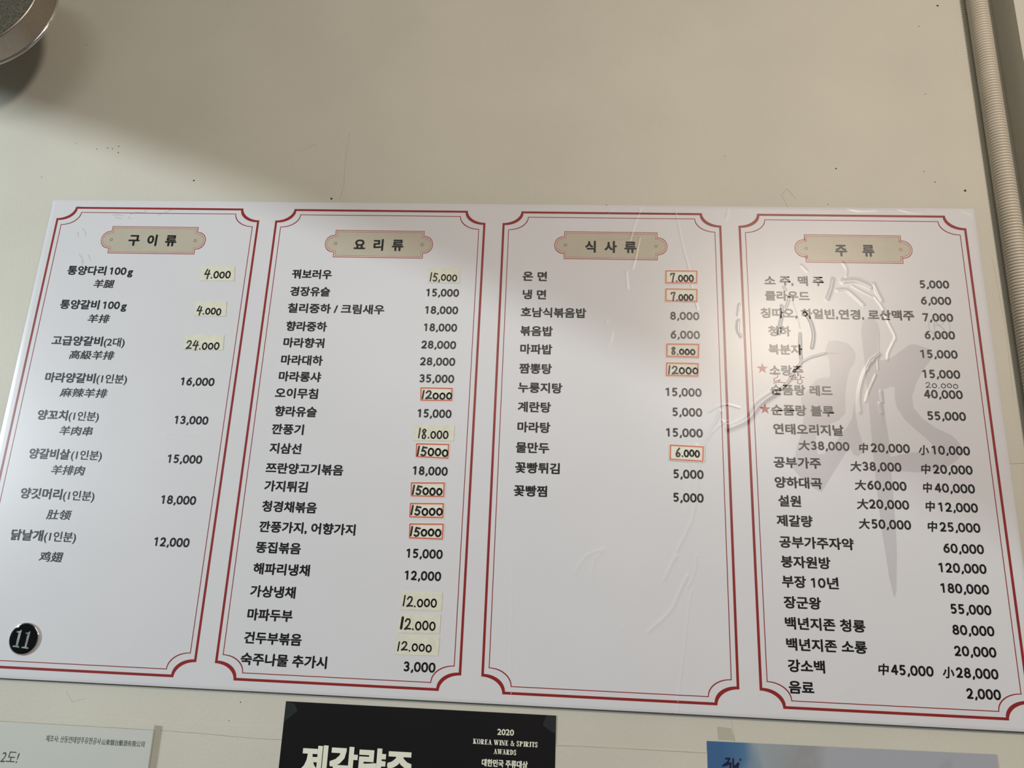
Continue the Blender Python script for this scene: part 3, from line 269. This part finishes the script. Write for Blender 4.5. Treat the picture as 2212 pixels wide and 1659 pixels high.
def price_text(name, text, u0, vc, u1, m, parent, hgt=10.5, sw=2.0):
    adv = [1.0 if c != ',' else 0.46 for c in text]; P_ = (u1-u0+0.6)/(sum(adv)); x = u0; out = []
    lead = 0.16*P_ if text[0] == '1' else 0; P_ = (u1-u0+0.6+lead)/sum(adv); x = u0-lead
    wb = P_-0.6-sw
    for c, a in zip(text, adv):
        for s in NUM[c][1]:
            if c == ',': out += stroke([(x+px*0.46*P_-0.1, vc-hgt/2+sw/2+py*(hgt-sw)) for px, py in s], sw)
            else: out += stroke([(x+sw/2+px*wb, vc-hgt/2+sw/2+py*(hgt-sw)) for px, py in s], sw)
        x += a*P_
    return flat(name, out, m, parent)

# ---------------------------------------------------------------- the setting
wall = box('wall_back', (-2.2, WALL_Y, 0), (1.2645, WALL_Y+0.12, CEIL), M['wall']); wall['kind'] = 'structure'
low = box('wallpaper_panel', (-2.2, WALL_Y-0.0006, 0.0), (1.2645, WALL_Y+0.0004, Z0-0.6372), M['wall'], wall)
pil = box('wall_right', (1.2645, -0.034, 0), (2.3, WALL_Y+0.12, CEIL), M['wall']); pil['kind'] = 'structure'
fl = box('floor', (-2.2, -3.2, -0.1), (2.3, WALL_Y+0.12, 0), M['floor']); fl['kind'] = 'structure'
ce = box('ceiling', (-2.2, -3.2, CEIL), (2.3, WALL_Y+0.12, CEIL+0.1), M['ceil']); ce['kind'] = 'structure'
WN = -WALL_Y*1000      # board-space depth of the wall face
random.seed(3)
for (u, v, s) in D['SP']:
    n = 9; a0 = random.random()*6
    pts = [(u+s*(0.75+0.5*random.random())*math.cos(a0+i*2*math.pi/n), v+s*0.85*(0.7+0.5*random.random())*math.sin(a0+i*2*math.pi/n)) for i in range(n)]
    base = WN+0.02+(0.62 if v > 642 else 0)
    vs = [uv(p[0], p[1], base) for p in pts]+[uv(u, v, base+0.5*s)]
    obj('speck', mesh('speck', vs, [(i, (i+1) % n, n) for i in range(n)][::-1]), M['dirt'], wall)
def crackline(pts, wd_):
    q = []
    for p in pts: q.append((p[0]+random.uniform(-.6, .6), p[1]+random.uniform(-.6, .6)))
    b = WN+0.03+(0.62 if min(p[1] for p in pts) > 642 else 0)
    flat('crack', stroke(q, wd_), M['crack'], wall, b, False)
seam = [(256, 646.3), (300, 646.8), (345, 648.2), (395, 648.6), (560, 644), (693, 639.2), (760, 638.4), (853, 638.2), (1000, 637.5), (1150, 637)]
flat('paper_seam_shade', stroke(smooth(seam), 0.45), M['crack'], wall, WN+0.68, False)  # flat dark line: seam grime and the painted shade of its gap
flat('paper_seam_shade', stroke([(-60, 645.8), (100, 645.9), (250, 646.2)], 0.5), M['crack'], wall, WN+0.68, False)
crackline([(395, -110), (393, -70), (394, -30), (391, -5)], 0.35)
crackline([(1197, 318), (1210, 318.5), (1225, 317.5)], 0.6)
crackline([(560, 616), (578, 624), (590, 627)], 0.3)
crackline([(520, 618), (540, 612), (555, 622)], 0.3)
crackline([(975, -3), (968, -22), (975, -30), (985, -16)], 0.45)
crackline([(140, 612), (150, 622), (163, 618)], 0.3)
crackline([(330, -82), (345, -90), (352, -93)], 0.4)
crackline([(1218, 60), (1222, 160), (1219, 240)], 0.25)
crackline([(880, 606), (884, 622), (882, 634)], 0.3)

# ---------------------------------------------------------------- corrugated conduit beside the corner
cd = thing('conduit', (1.238, WALL_Y-0.0125, 0.02), 'cream corrugated plastic conduit running straight up the wall beside the corner', 'pipe')
pitch = 0.00392; prof = []; gro = []
z = 0.02; r1 = 0.0122; r0 = 0.0098
k = 0
while z < CEIL-0.005:
    prof += [(r0, z), (r1-0.0005, z+pitch*0.05), (r1, z+pitch*0.2), (r1, z+pitch*0.66), (r1-0.0005, z+pitch*0.80), (r0, z+pitch*0.86)]
    z += pitch
lathe('corrugated_sleeve', prof, M['conduit'], cd, 1.238, WALL_Y-0.0125, 28)
lathe('inner_tube', [(0.0104, 0.02), (0.0104, CEIL-0.004)], M['groove'], cd, 1.238, WALL_Y-0.0125, 28)  # dark tube that colours the bottoms of the grooves

# ---------------------------------------------------------------- round steel vent cap standing off the wall at the upper left
vc_u, vc_v, VR, n0, n1 = -84.0, -239.0, 96.5, 80.0, 113.0
vt = thing('exhaust_vent', uv(vc_u, vc_v, WN), 'round steel exhaust vent with dark face, standing off the wall at the upper left', 'exhaust vent')
def turned(name, prof, m, seg=128):
    vs = []; fs = []
    for r, n in prof:
        for s in range(seg): vs.append(uv(vc_u+r*math.cos(2*math.pi*s/seg), vc_v+r*math.sin(2*math.pi*s/seg), n))
    for k_ in range(len(prof)-1):
        for s in range(seg): j = (s+1) % seg; fs.append((k_*seg+s, k_*seg+j, (k_+1)*seg+j, (k_+1)*seg+s))
    me_ = mesh(name, vs, fs, True); bm = bmesh.new(); bm.from_mesh(me_); bmesh.ops.recalc_face_normals(bm, faces=bm.faces[:]); bm.to_mesh(me_); bm.free()
    return obj(name, me_, m, vt)
vc_u, vc_v = -128.0, -288.0
turned('vent_pipe', [(32, WN+0.1), (32, n0-0.5)], M['steel'])
vc_u, vc_v = -84.0, -239.0
turned('vent_body', [(0.01, n0), (VR-3, n0), (VR-1.2, n0+0.8), (VR-1.5, n0+4), (VR-1.5, n1-2), (VR-2.0, n1-0.6), (VR-3.2, n1), (VR-4.6, n1-0.2), (VR-5, n1-1.6)], M['steel'])
turned('rolled_rim', [(VR-1.6+2.0*math.cos(a*math.pi/6), n0+0.8+2.0*math.sin(a*math.pi/6)) for a in range(13)], M['chrome'])
turned('vent_face', [(VR-4.8, n1-1.8), (VR-30, n1-1.0), (0.01, n1-0.6)], M['soot'])

# ---------------------------------------------------------------- the menu board
mb = thing('menu_board', uv(600, 600, 0), 'large white laminated restaurant menu with four red framed columns of Korean dishes', 'menu board')
us = np.concatenate([np.arange(0, 540, 3.0), np.arange(540, 1200, 1.0), [1200.0]]); vs_ = np.concatenate([np.arange(0, 600, 1.0), [600.0]])
gu, gv = np.meshgrid(us, vs_); nu, nv = len(us), len(vs_)
hh = height(gu.ravel(), gv.ravel())
# the sheet is rolled over the board's edges
ed = np.minimum(np.minimum(gu, 1200-gu), np.minimum(gv, 600-gv)).ravel(); hh = hh - 0.55*np.exp(-(ed/1.6)**2)
co = np.stack([gu.ravel()/1000, -hh/1000, Z0-gv.ravel()/1000], 1)
i = np.arange(nu*nv).reshape(nv, nu); q = np.stack([i[:-1, :-1], i[1:, :-1], i[1:, 1:], i[:-1, 1:]], -1).reshape(-1, 4)
me = bpy.data.meshes.new('printed_sheet'); me.vertices.add(len(co)); me.vertices.foreach_set('co', co.ravel().astype(np.float32))
me.loops.add(q.size); me.loops.foreach_set('vertex_index', q.ravel().astype(np.int32))
me.polygons.add(len(q)); me.polygons.foreach_set('loop_start', (np.arange(len(q))*4).astype(np.int32)); me.polygons.foreach_set('use_smooth', np.ones(len(q), bool))
me.update(calc_edges=True)
sheet = obj('printed_sheet', me, M['sheet'], mb)
box('board_core', (0.0004, 0.0006, Z0-0.5997), (1.1996, WALL_Y-0.0002, Z0-0.0004), M['core'], mb)

NX, NY = 23.8, 17.0
def notched(L, R, T, B, nx, ny, k=0.0, n=10):
    """rectangle whose corners are scooped out; k insets the line"""
    L += k; R -= k; T += k; B -= k; P = []
    for cx, cy, a0 in ((L, T, 90), (R, T, 180), (R, B, 270), (L, B, 0)):
        seg = []
        for s in range(n+1):
            a = math.radians(a0 - 90*s/n); seg.append((cx+nx*math.cos(a), cy+ny*math.sin(a)))
        P.append(seg)
    return [p for s in P for p in s]
def frame(L, R, T, B, k, wd_, nx=NX, ny=NY, sub=6):
    a = notched(L, R, T, B, nx-0, ny-0, k); b = notched(L, R, T, B, nx+0, ny+0, k+wd_)
    # subdivide long sides
    def dens(p):
        out = []
        for x, y in zip(p, p[1:]+p[:1]):
            d = math.dist(x, y); m = max(1, int(d/25))
            out += [(x[0]+(y[0]-x[0])*t/m, x[1]+(y[1]-x[1])*t/m) for t in range(m)]
        return out
    n = len(a); A = []; Bq = []
    for i_ in range(n):
        j = (i_+1) % n; m = max(1, int(math.dist(a[i_], a[j])/1.3))
        for t in range(m):
            A.append((a[i_][0]+(a[j][0]-a[i_][0])*t/m, a[i_][1]+(a[j][1]-a[i_][1])*t/m)); Bq.append((b[i_][0]+(b[j][0]-b[i_][0])*t/m, b[i_][1]+(b[j][1]-b[i_][1])*t/m))
    return ring(A, Bq)
FR = [(12.2, 287.9), (312.2, 587.1), (612.0, 886.9), (911.0, 1185.9)]
def plaque_outline(Q, lob, k):
    (a, b, c_, d) = Q; L = (a[0]+c_[0])/2; R = (b[0]+d[0])/2; T = (a[1]+b[1])/2; B = (c_[1]+d[1])/2
    l, r = lob[0][0], lob[1][0]; cy = (T+B)/2; step = 8.0; ry = (B-T)/2-6.9
    L += k; R -= k; T += k; B -= k; l += k; r -= k; ry -= k
    P = [(L, T), (R, T), (R, cy-ry)]
    cxr = R
    for s in range(0, 13):
        t = math.radians(-90+15*s); P.append((cxr+(r-cxr)*max(0, math.cos(t))**0.9, cy+ry*math.sin(t)))
    P += [(R, cy+ry), (R, B), (L, B), (L, cy+ry)]
    cxl = L
    for s in range(0, 13):
        t = math.radians(90-15*s); P.append((cxl-(cxl-l)*max(0, math.cos(t))**0.9, cy+ry*math.sin(t)))
    P += [(L, cy-ry)]
    return P, cy
for ci, (L, R) in enumerate(FR):
    fr = flat('column_border', [frame(L, R, 11.6, 588.4, -1.4, 2.8)], M['red'], mb, 0.12, cut=False)
    flat('inner_line', [frame(L, R, 11.6, 588.4, 6.4, 0.9, NX+1, NY+1)], M['red'], fr, 0.12, cut=False)
    Q, lob = D['PL'][ci]
    P0, cy = plaque_outline(Q, lob, 0); P1, _ = plaque_outline(Q, lob, 0.8); P2, _ = plaque_outline(Q, lob, 2.2); P3, _ = plaque_outline(Q, lob, 2.6)
    pq = flat('title_plaque', [poly(P3)], M['plaque'], mb, 0.12)
    flat('plaque_border', [ring(P0, P1)], M['red'], pq, 0.17)
    flat('plaque_band', [ring(P1, P2)], M['pinkline'], pq, 0.16)
    flat('plaque_border', [ring(P2, P3)], M['red'], pq, 0.18)
    for cx in (lob[0][0]+14.2, lob[1][0]-14.2):
        flat('plaque_ring', [ring([(cx+1.9*math.cos(t*.349), cy+2.0*math.sin(t*.349)) for t in range(18)], [(cx+1.35*math.cos(t*.349), cy+1.45*math.sin(t*.349)) for t in range(18)])], M['red'], pq, 0.19)
# faded brush-stroke logo printed behind the drinks column
lg = flat('brush_logo', [poly(D['S1'])], M['logo'], mb, 0.07)
flat('brush_stroke', [poly(D['W'])], M['logo'], lg, 0.075)
flat('brush_stroke', [poly(D['S2'])], M['logo'], lg, 0.08)
cR, eR, pR = D['RG']; rr = eR[0]-cR[0]
flat('registered_mark', [ring([(cR[0]+rr*math.cos(t*.2618), cR[1]+rr*math.sin(t*.2618)) for t in range(24)], [(cR[0]+(rr-1)*math.cos(t*.2618), cR[1]+(rr-1)*math.sin(t*.2618)) for t in range(24)])]+stroke(pR, 0.9), M['logo'], mb, 0.10)
KIND = {'t': ('column_title', 17.0, 0.38, 0.68), 'h': ('dish_name', 13.6, 0.38, 0.46), 'p': ('portion_note', 12.8, 0.36, 0.22), 'z': ('chinese_name', 12.2, 0.38, 0.24),
        'n': ('price', 14.3, 0.345, 0.36), 's': ('size_mark', 12.2, 0.38, 0.36)}
WIDE = {'구 이 류': '구  이  류', '요 리 류': '요  리  류', '식 사 류': '식  사  류', '주  류': '주    류'}
TXT = []
for row_ in D['T']:
    col, k, txt, u0, v, u1 = row_
    if txt.endswith('100g'): TXT += [(col, 'h', txt[:4], u0, v, 94.3), (col, 'n', '100', 99.2, v+0.3, 121.6), (col, 'h', 'g', 123.6, v+0.2, u1-0.9)]
    elif txt == '부장 10년': TXT += [(col, 'h', '부장', u0, v, 965.4), (col, 'n', '10', 970.8, v+0.3, 986.2), (col, 'h', '년', 988.0, v, u1)]
    elif k == 'p': TXT.append((col, k, txt, u0+1.6, v, u1))
    else: TXT.append(tuple(row_))
for col, k, txt, u0, v, u1 in TXT:
    nm, em, mid, bold = KIND[k]
    if k == 'n':
        price_text(nm, txt, u0, v, u1, M['ink'], mb); continue
    lettering(nm, WIDE.get(txt, txt), u0, v, u1, em, mid, bold, M['ink'], mb, shear=0.12 if k in 'zs' else 0.0)
for ctr, tip in D['ST']:
    r_ = math.dist(ctr, tip)
    st = None
    for half_, mm in ((0, M['redl']), (1, M['red2'])):
        pls = []
        for i_ in range(5):
            t = math.radians(-90+72*i_); tp = (ctr[0]+r_*math.cos(t), ctr[1]+r_*math.sin(t)); t2 = t+math.radians(36 if half_ else -36)
            iv = (ctr[0]+r_*0.40*math.cos(t2), ctr[1]+r_*0.40*math.sin(t2)); pls.append(([tuple(ctr), tp, iv], [(0, 1, 2)]))
        o = flat('star' if not half_ else 'star_shade', pls, mm, mb if not half_ else st, 0.1+0.002*half_)
        if not half_: st = o
DIG = {'1': (0.30, [[(0.68, 0), (0.25, 1)]]), '2': (0.80, [[(0.10, 0.28), (0.35, 0.05), (0.75, 0.08), (0.86, 0.30), (0.62, 0.62), (0.06, 1.0)], [(0.06, 1.0), (0.5, 0.93), (1.0, 0.95)]]),
       '4': (0.85, [[(0.42, 0.0), (0.05, 0.60), (0.98, 0.55)], [(0.80, 0.12), (0.58, 1.12)]]), '5': (0.72, [[(0.35, 0.05), (0.16, 0.52), (0.55, 0.45), (0.88, 0.68), (0.70, 0.96), (0.32, 1.02), (0.05, 0.90)], [(0.35, 0.10), (1.0, 0.14)]]),
       '6': (0.80, [[(0.80, 0.0), (0.35, 0.30), (0.08, 0.75), (0.25, 1.0), (0.70, 0.98), (0.88, 0.75), (0.65, 0.55), (0.25, 0.68)]]),
       '7': (0.75, [[(0.05, 0.22), (0.12, 0.05), (0.92, 0.02), (0.62, 0.5), (0.45, 1.08)]]), '8': (0.72, [[(0.80, 0.12), (0.45, 0.0), (0.14, 0.18), (0.40, 0.45), (0.84, 0.74), (0.62, 1.0), (0.20, 0.96), (0.14, 0.72), (0.48, 0.44), (0.82, 0.12)]]),
       '0': (0.72, [[(0.5 + 0.46*math.cos(t*math.pi/6 - 1.6), 0.62 + 0.37*math.sin(t*math.pi/6 - 1.6)) for t in range(13)]]), '.': (0.22, [[(0.45, 0.96), (0.55, 1.0)]]), ',': (0.24, [[(0.55, 0.90), (0.35, 1.14)]])}
def handwritten(text, u0, u1, v0, v1, sw, m, parent, lift, name='handwriting', drape=False, seed=1, first=1.0):
    rn = random.Random(seed); gap = 0.22; tot = sum(DIG[c][0] for c in text)+gap*(len(text)-1); x = 0; out = []
    sc = (u1-u0-sw)/tot; H = v1-v0-sw
    for n_c, c in enumerate(text):
        wc, sts = DIG[c]; jy = rn.uniform(-0.05, 0.05); js = rn.uniform(0.93, 1.07) if c == '0' else 1
        for s in sts:
            out += stroke([(u0+sw/2+(x+px*wc)*sc, v0+sw/2+(0.62+(py-0.62)*js+jy)*H) for px, py in s], sw*(first if n_c == 0 else 1))
        x += wc+gap
    return flat(name, out, m, parent, lift, drape)
handwritten('20.000', *D['HW20'], 0.9, M['pen'], mb, 0.12, 'handwritten_price', True, 5)
flat('handwritten_word', [s for p in D['KX'] for s in stroke(p, 0.75)], M['redpen'], mb, 0.13)
for pts in ([(50, 42), (54, 46), (57, 52)], [(44, 47), (47, 54)], [(88, 22), (95, 21), (103, 23)], [(92, 25), (101, 27)], [(58, 88), (60, 95)], [(52, 78), (58, 85), (62, 92)], [(66, 80), (70, 88)], [(112, 20), (120, 17), (129, 18), (134, 14)], [(150, 21), (160, 17), (168, 13)], [(110, 24), (113, 27)], [(36, 9), (44, 11)]):
    flat('scuff', stroke(pts, 0.7), M['smudge'], mb, 0.04)

# ---------------------------------------------------------------- hand-written price labels stuck onto the board
def slab(name, pts, m, parent, n0, n1):
    """thin sheet with real thickness; pts in board mm, clockwise from top left"""
    n = len(pts); vs = [uv(p[0], p[1], n1) for p in pts]+[uv(p[0], p[1], n0) for p in pts]
    fs = [tuple(range(n))[::-1], tuple(range(n, 2*n))]+[(i_, (i_+1) % n, n+(i_+1) % n, n+i_) for i_ in range(n)]
    me_ = mesh(name, vs, fs); bm = bmesh.new(); bm.from_mesh(me_); bmesh.ops.recalc_face_normals(bm, faces=bm.faces[:]); bm.to_mesh(me_); bm.free()
    return obj(name, me_, m, parent)
def inset(Q, k, r=0.0):
    c_ = Vector((sum(p[0] for p in Q)/4, sum(p[1] for p in Q)/4)); out = []
    ex = (Vector(Q[1])-Vector(Q[0])).normalized(); ey = (Vector(Q[3])-Vector(Q[0])).normalized()
    for p, sx, sy in zip(Q, (1, -1, -1, 1), (1, 1, -1, -1)):
        b = Vector(p)+ex*k*sx+ey*k*sy
        if r <= 0: out.append(tuple(b)); continue
        cc = b+ex*r*sx+ey*r*sy; a0 = {(1, 1): 180, (-1, 1): 270, (-1, -1): 0, (1, -1): 90}[(sx, sy)]
        for s in range(5):
            a = math.radians(a0+90*s/4); out.append(tuple(cc+ex*r*math.cos(a)+ey*r*math.sin(a)))
    return out
ROWS = ['yellowed tape price 4.000, topmost label of the first column', 'yellowed tape price 4.000, second label down in the first column', 'yellowed tape price 24.000 in the first column',
 'yellowed tape price 15,000 at the top of the second column', 'red bordered label 12000 in the second column, above the printed 15,000', 'yellowed tape price 18.000 in the second column',
 'red bordered label 15000 in the second column, right below the 18.000 tape', 'red bordered label 15000 in the second column, topmost of the three stacked together', 'red bordered label 15000 in the second column, middle of the three stacked together',
 'red bordered label 15000 in the second column, lowest of the three stacked together', 'yellowed tape price 12.000, top one of the bottom stack in the second column', 'yellowed tape price 12.000 with a thick bold 1, middle of the bottom stack',
 'yellowed tape price 12.000, lowest tape of the second column above printed 3,000', 'red bordered label 7.000 at the top of the third column', 'red bordered label 7.000, second label down in the third column',
 'red bordered label 8.000 in the third column, below the printed 6,000', 'red bordered label 12000 in the third column, above its first printed 15,000', 'red bordered label 6.000, lowest label of the third column']
ORDER = list(range(len(D['LB'])))
for i_, (style, txt, Q, (a0, a1, b0, b1), sw) in enumerate(D['LB']):
    if style == 'tape': Q = [tuple(p) for p in Q]
    cx = sum(p[0] for p in Q)/4; cy = sum(p[1] for p in Q)/4
    hb = 0.12 if i_ != 17 else 0.55
    t = thing('price_label', uv(cx, cy, hb), ROWS[i_], 'price label', 'handwritten price labels stuck on the menu')
    if style == 'tape':
        slab('tape_paper', Q, M['tape'], t, hb, hb+0.30)
        tp = hb+0.33
    else:
        slab('label_paper', inset(Q, 0.0, 1.3), M['label'], t, hb, hb+0.25)
        flat('label_border', [ring(inset(Q, 0.9, 0.8), inset(Q, 1.95, 0.5))], M['orange'], t, hb+0.27, False)
        flat('label_inner_border', [ring(inset(Q, 1.95, 0.5), inset(Q, 2.9, 0.3))], M['peach'], t, hb+0.265, False)
        tp = hb+0.30
    handwritten(txt, a0, a1, b0, b1, sw, M['pen'], t, tp, 'handwriting', False, i_+3, 1.6 if i_ == 11 else 1.0)

# ---------------------------------------------------------------- round number badge
bc = D['BD'][0]; RB = 17.6
bt = thing('number_badge', uv(bc[0], bc[1], 0.1), 'small round black badge with chrome edge and silver number 11 on the menu', 'badge')
def dome(name, prof, m, seg=48):
    vs = []; fs = []
    for r, n in prof:
        for s in range(seg): vs.append(uv(bc[0]+r*math.cos(2*math.pi*s/seg), bc[1]+r*math.sin(2*math.pi*s/seg), n))
    for k_ in range(len(prof)-1):
        for s in range(seg): j = (s+1) % seg; fs.append((k_*seg+s, k_*seg+j, (k_+1)*seg+j, (k_+1)*seg+s))
    me_ = mesh(name, vs, fs, True); bm = bmesh.new(); bm.from_mesh(me_); bmesh.ops.recalc_face_normals(bm, faces=bm.faces[:]); bm.to_mesh(me_); bm.free()
    return obj(name, me_, m, bt)
dome('chrome_edge', [(RB-.3, 0.1), (RB, 0.8), (RB-.1, 1.8), (RB-.6, 2.3), (RB-1.2, 2.35)], M['chrome'])
dome('badge_face', [(RB-1.1, 2.3), (RB-1.6, 2.62), (RB-3, 2.8), (RB-8, 2.95), (0.01, 3.0)], M['seal'])
for o_ in D['ONE']: flat('digit_inlay', [poly(o_)], M['pearl'], bt, 3.03, False)

# ---------------------------------------------------------------- posters below the menu
def sheet_thing(name, label, L, T, R, B, m, n=0.3, part='paper', top=None, wn=None):
    base = WN+0.65
    t = thing(name, uv((L+R)/2, B, base), label, 'poster')
    slab(part, [(L, T), (R, T if top is None else top), (R, B), (L, B)], m, t, base+n-0.28, base+n)
    return t, base+n
pk, tk = sheet_thing('black_poster', 'black poster with big cream Korean lettering and a 2020 award line', 394.3, 609.5, 693.4, 1030, M['black'])
lettering('large_lettering', '제갈량주', 418.3, 0, 541, 37.0, 0.38, 1.3, M['cream'], pk, lift=tk+0.05, drape=False, base=683.6)
def serif(text, u0, u1, v0, v1, m, parent, lift):
    T_, t_ = 0.24, 0.07
    GX = {'K': (0.85, [('v', .14, 0, 1), ('l', .20, .62, .75, .02, t_), ('l', .36, .42, .72, .98, T_)], [(.14, 0), (.14, 1), (.76, 0), (.74, 1)]),
          'O': (0.80, 'O', []), 'D': (0.82, [('v', .14, 0, 1), ('a', .14, 0, 1, 1)], [(.12, 0), (.12, 1)]), 'R': (0.85, [('v', .14, 0, 1), ('a', .14, 0, .5, .9), ('l', .42, .5, .72, .98, T_)], [(.14, 0), (.14, 1), (.76, 1)]),
          'E': (0.72, [('v', .16, 0, 1), ('l', .1, .03, .8, .03, t_), ('l', .1, .5, .6, .5, t_), ('l', .1, .97, .85, .97, t_), ('l', .8, 0, .8, .25, t_), ('l', .86, .75, .86, 1, t_), ('l', .6, .38, .6, .62, t_)], []),
          'A': (0.85, [('l', .5, .0, .18, .98, t_), ('l', .46, .02, .78, .98, T_), ('l', .28, .65, .66, .65, t_)], [(.16, 1), (.82, 1)]),
          'W': (1.15, [('l', .14, .02, .34, .98, T_), ('l', .54, .02, .36, .98, t_), ('l', .52, .02, .70, .98, T_), ('l', .90, .02, .72, .98, t_)], [(.12, 0), (.50, 0), (.90, 0)]),
          'I': (0.42, [('v', .4, 0, 1)], [(.45, 0), (.45, 1)]), 'N': (0.88, [('l', .16, 0, .16, 1, t_), ('l', .18, .02, .80, .98, T_), ('l', .84, 0, .84, 1, t_)], [(.12, 0), (.16, 1), (.84, 0)]),
          'S': (0.66, 'S', []), 'P': (0.76, [('v', .16, 0, 1), ('a', .16, 0, .52, .95)], [(.14, 0), (.16, 1)]), 'T': (0.76, [('v', .42, 0, 1), ('l', .04, .03, .94, .03, t_), ('l', .06, 0, .06, .26, t_), ('l', .93, 0, .93, .26, t_)], [(.5, 1)]),
          '&': (0.9, '&', []), ' ': (0.36, [], [])}
    tot = sum(GX[c][0]+.05 for c in text); sc = (u1-u0)/tot; H = v1-v0; x = 0; out = []
    for c in text:
        wc, g, sf = GX[c]
        px = lambda a, b: (u0+(x+a*wc)*sc, v0+b*H)
        if g == 'O':
            o1 = [px(.5+.5*math.cos(t*.349), .5+.52*math.sin(t*.349)) for t in range(18)]; o2 = [px(.5+.22*math.cos(t*.349), .5+.46*math.sin(t*.349)) for t in range(18)]; out.append(ring(o1, o2))
        elif g == 'S': out += stroke([px(.82, .22), px(.6, .03), px(.25, .08), px(.18, .28), px(.5, .48), px(.82, .70), px(.7, .94), px(.35, .98), px(.12, .76)], .16*sc)
        elif g == '&': out += stroke([px(.95, .45), px(.6, .95), px(.2, .95), px(.1, .7), px(.5, .4), px(.55, .12), px(.35, .03), px(.25, .2), px(.9, .98)], .14*sc)
        else:
            for e in g:
                if e[0] == 'v': out.append(([px(e[1]-.02, e[2]), px(e[1]+T_/wc, e[2]), px(e[1]+T_/wc, e[3]), px(e[1]-.02, e[3])], [(0, 1, 2, 3)]))
                elif e[0] == 'l': out += stroke([px(e[1], e[2]), px(e[3], e[4])], e[5]*sc, False)
                elif e[0] == 'a':
                    a_ = [px(.3+(e[4]-.3)*math.sin(t*math.pi/8), e[2]+(e[3]-e[2])*(1-math.cos(t*math.pi/8))/2) for t in range(9)]
                    b_ = [px(.3+(e[4]-.3-T_/wc)*math.sin(t*math.pi/8), e[2]+.05+(e[3]-e[2]-.1)*(1-math.cos(t*math.pi/8))/2) for t in range(9)]
                    out.append((a_+b_, [(t, t+1, 9+t+1, 9+t) for t in range(8)]))
            for a, b in sf:
                yy = .035 if b == 0 else .965
                out += stroke([px(a-.16/wc, yy), px(a+.24/wc, yy)], .07*sc, False)
        x += wc+.05
    return flat('award_lettering', out, m, parent, lift, False)
tx = D['TX']
lettering('award_year', '2020', tx[0][1], tx[0][2], tx[0][3], 8.2, 0.345, 0.22, M['cream'], pk, lift=tk+0.05, drape=False)
lettering('award_korean', tx[1][0], tx[1][1], tx[1][2]+1.2, tx[1][3], 7.6, 0.38, 0.28, M['cream'], pk, lift=tk+0.05, drape=False)
serif('KOREA WINE & SPIRITS', tx[2][1], tx[2][3], 636.8, 641.8, M['cream'], pk, tk+0.05)
serif('AWARDS', tx[3][1], tx[3][3], 645.6, 650.6, M['cream'], pk, tk+0.05)
pb, tb = sheet_thing('blue_poster', 'blue and grey sky printed poster with navy brush lettering, below the drinks column', 853.9, 626.5, 1150.5, 1046, M['sky'], part='paper', top=624.3)
flat('brush_lettering', stroke([(873, 642.6), (877, 642.2), (875, 645.8), (869.8, 649.6)], 1.9)+stroke([(872, 648.8), (878, 646.5), (877, 655), (868, 662)], 2.1)+stroke([(880.7, 642.5), (880.6, 652), (881, 668)], 1.8)+stroke([(881, 651), (886, 646.3), (884.5, 651)], 2.2)+stroke([(866, 656), (874, 655), (885, 657)], 1.7)+stroke([(876, 656), (871, 668)], 1.7), M['navy'], pb, tb+0.05, False)
flat('small_mark', [ring([(888.2+1.3*math.cos(t*.449), 642.8+1.3*math.sin(t*.449)) for t in range(14)], [(888.2+.5*math.cos(t*.449), 642.8+.5*math.sin(t*.449)) for t in range(14)])], M['navy'], pb, tb+0.05, False)
pw, tw = sheet_thing('white_paper_notice', 'white paper notice with small grey Korean print, taped at the lower left', -46, 646.8, 250.0, 1066, M['paper'], n=0.45)
t2 = D['TX2']
lettering('small_print', t2[0][0], t2[0][1], t2[0][2], t2[0][3], 7.4, 0.38, 0.07, M['grey'], pw, lift=tw+0.04, drape=False)
lettering('small_print', t2[1][0], t2[1][1], t2[1][2]+.2, t2[1][3], 6.4, 0.38, 0.07, M['grey'], pw, lift=tw+0.04, drape=False)
lettering('slogan_text', '2도!', 80.5, 681.4, t2[2][3], 14.5, 0.38, 0.08, M['grey'], pw, shear=0.16, lift=tw+0.04, drape=False)
def tape(label, pts, n0, m):
    t = thing('clear_tape', uv(sum(p[0] for p in pts)/len(pts), sum(p[1] for p in pts)/len(pts), n0), label, 'tape', 'strips of clear tape holding the posters')
    slab('tape_strip', pts, M[m], t, n0, n0+0.05)
tape('clear tape corner at the top left of the black poster', [(394.6, 610), (404, 611.5), (408.6, 618.5), (395, 630)], tk+0.06, 'ctape')
tape('clear tape corner at the top right of the black poster', [(683, 609.9), (693.1, 610), (693.1, 628), (680, 620.5), (679.5, 618)], tk+0.06, 'ctape')
tape('aged brownish tape strip along the right edge of the white notice', [(248.6, 641), (258.2, 641.5), (258.8, 760), (249.4, 760)], tw+0.06, 'otape')
tape('faint old tape strip on the wall above the blue poster', [(865, 612), (880, 613), (884, 625), (866, 625)], WN+0.05, 'ftape')
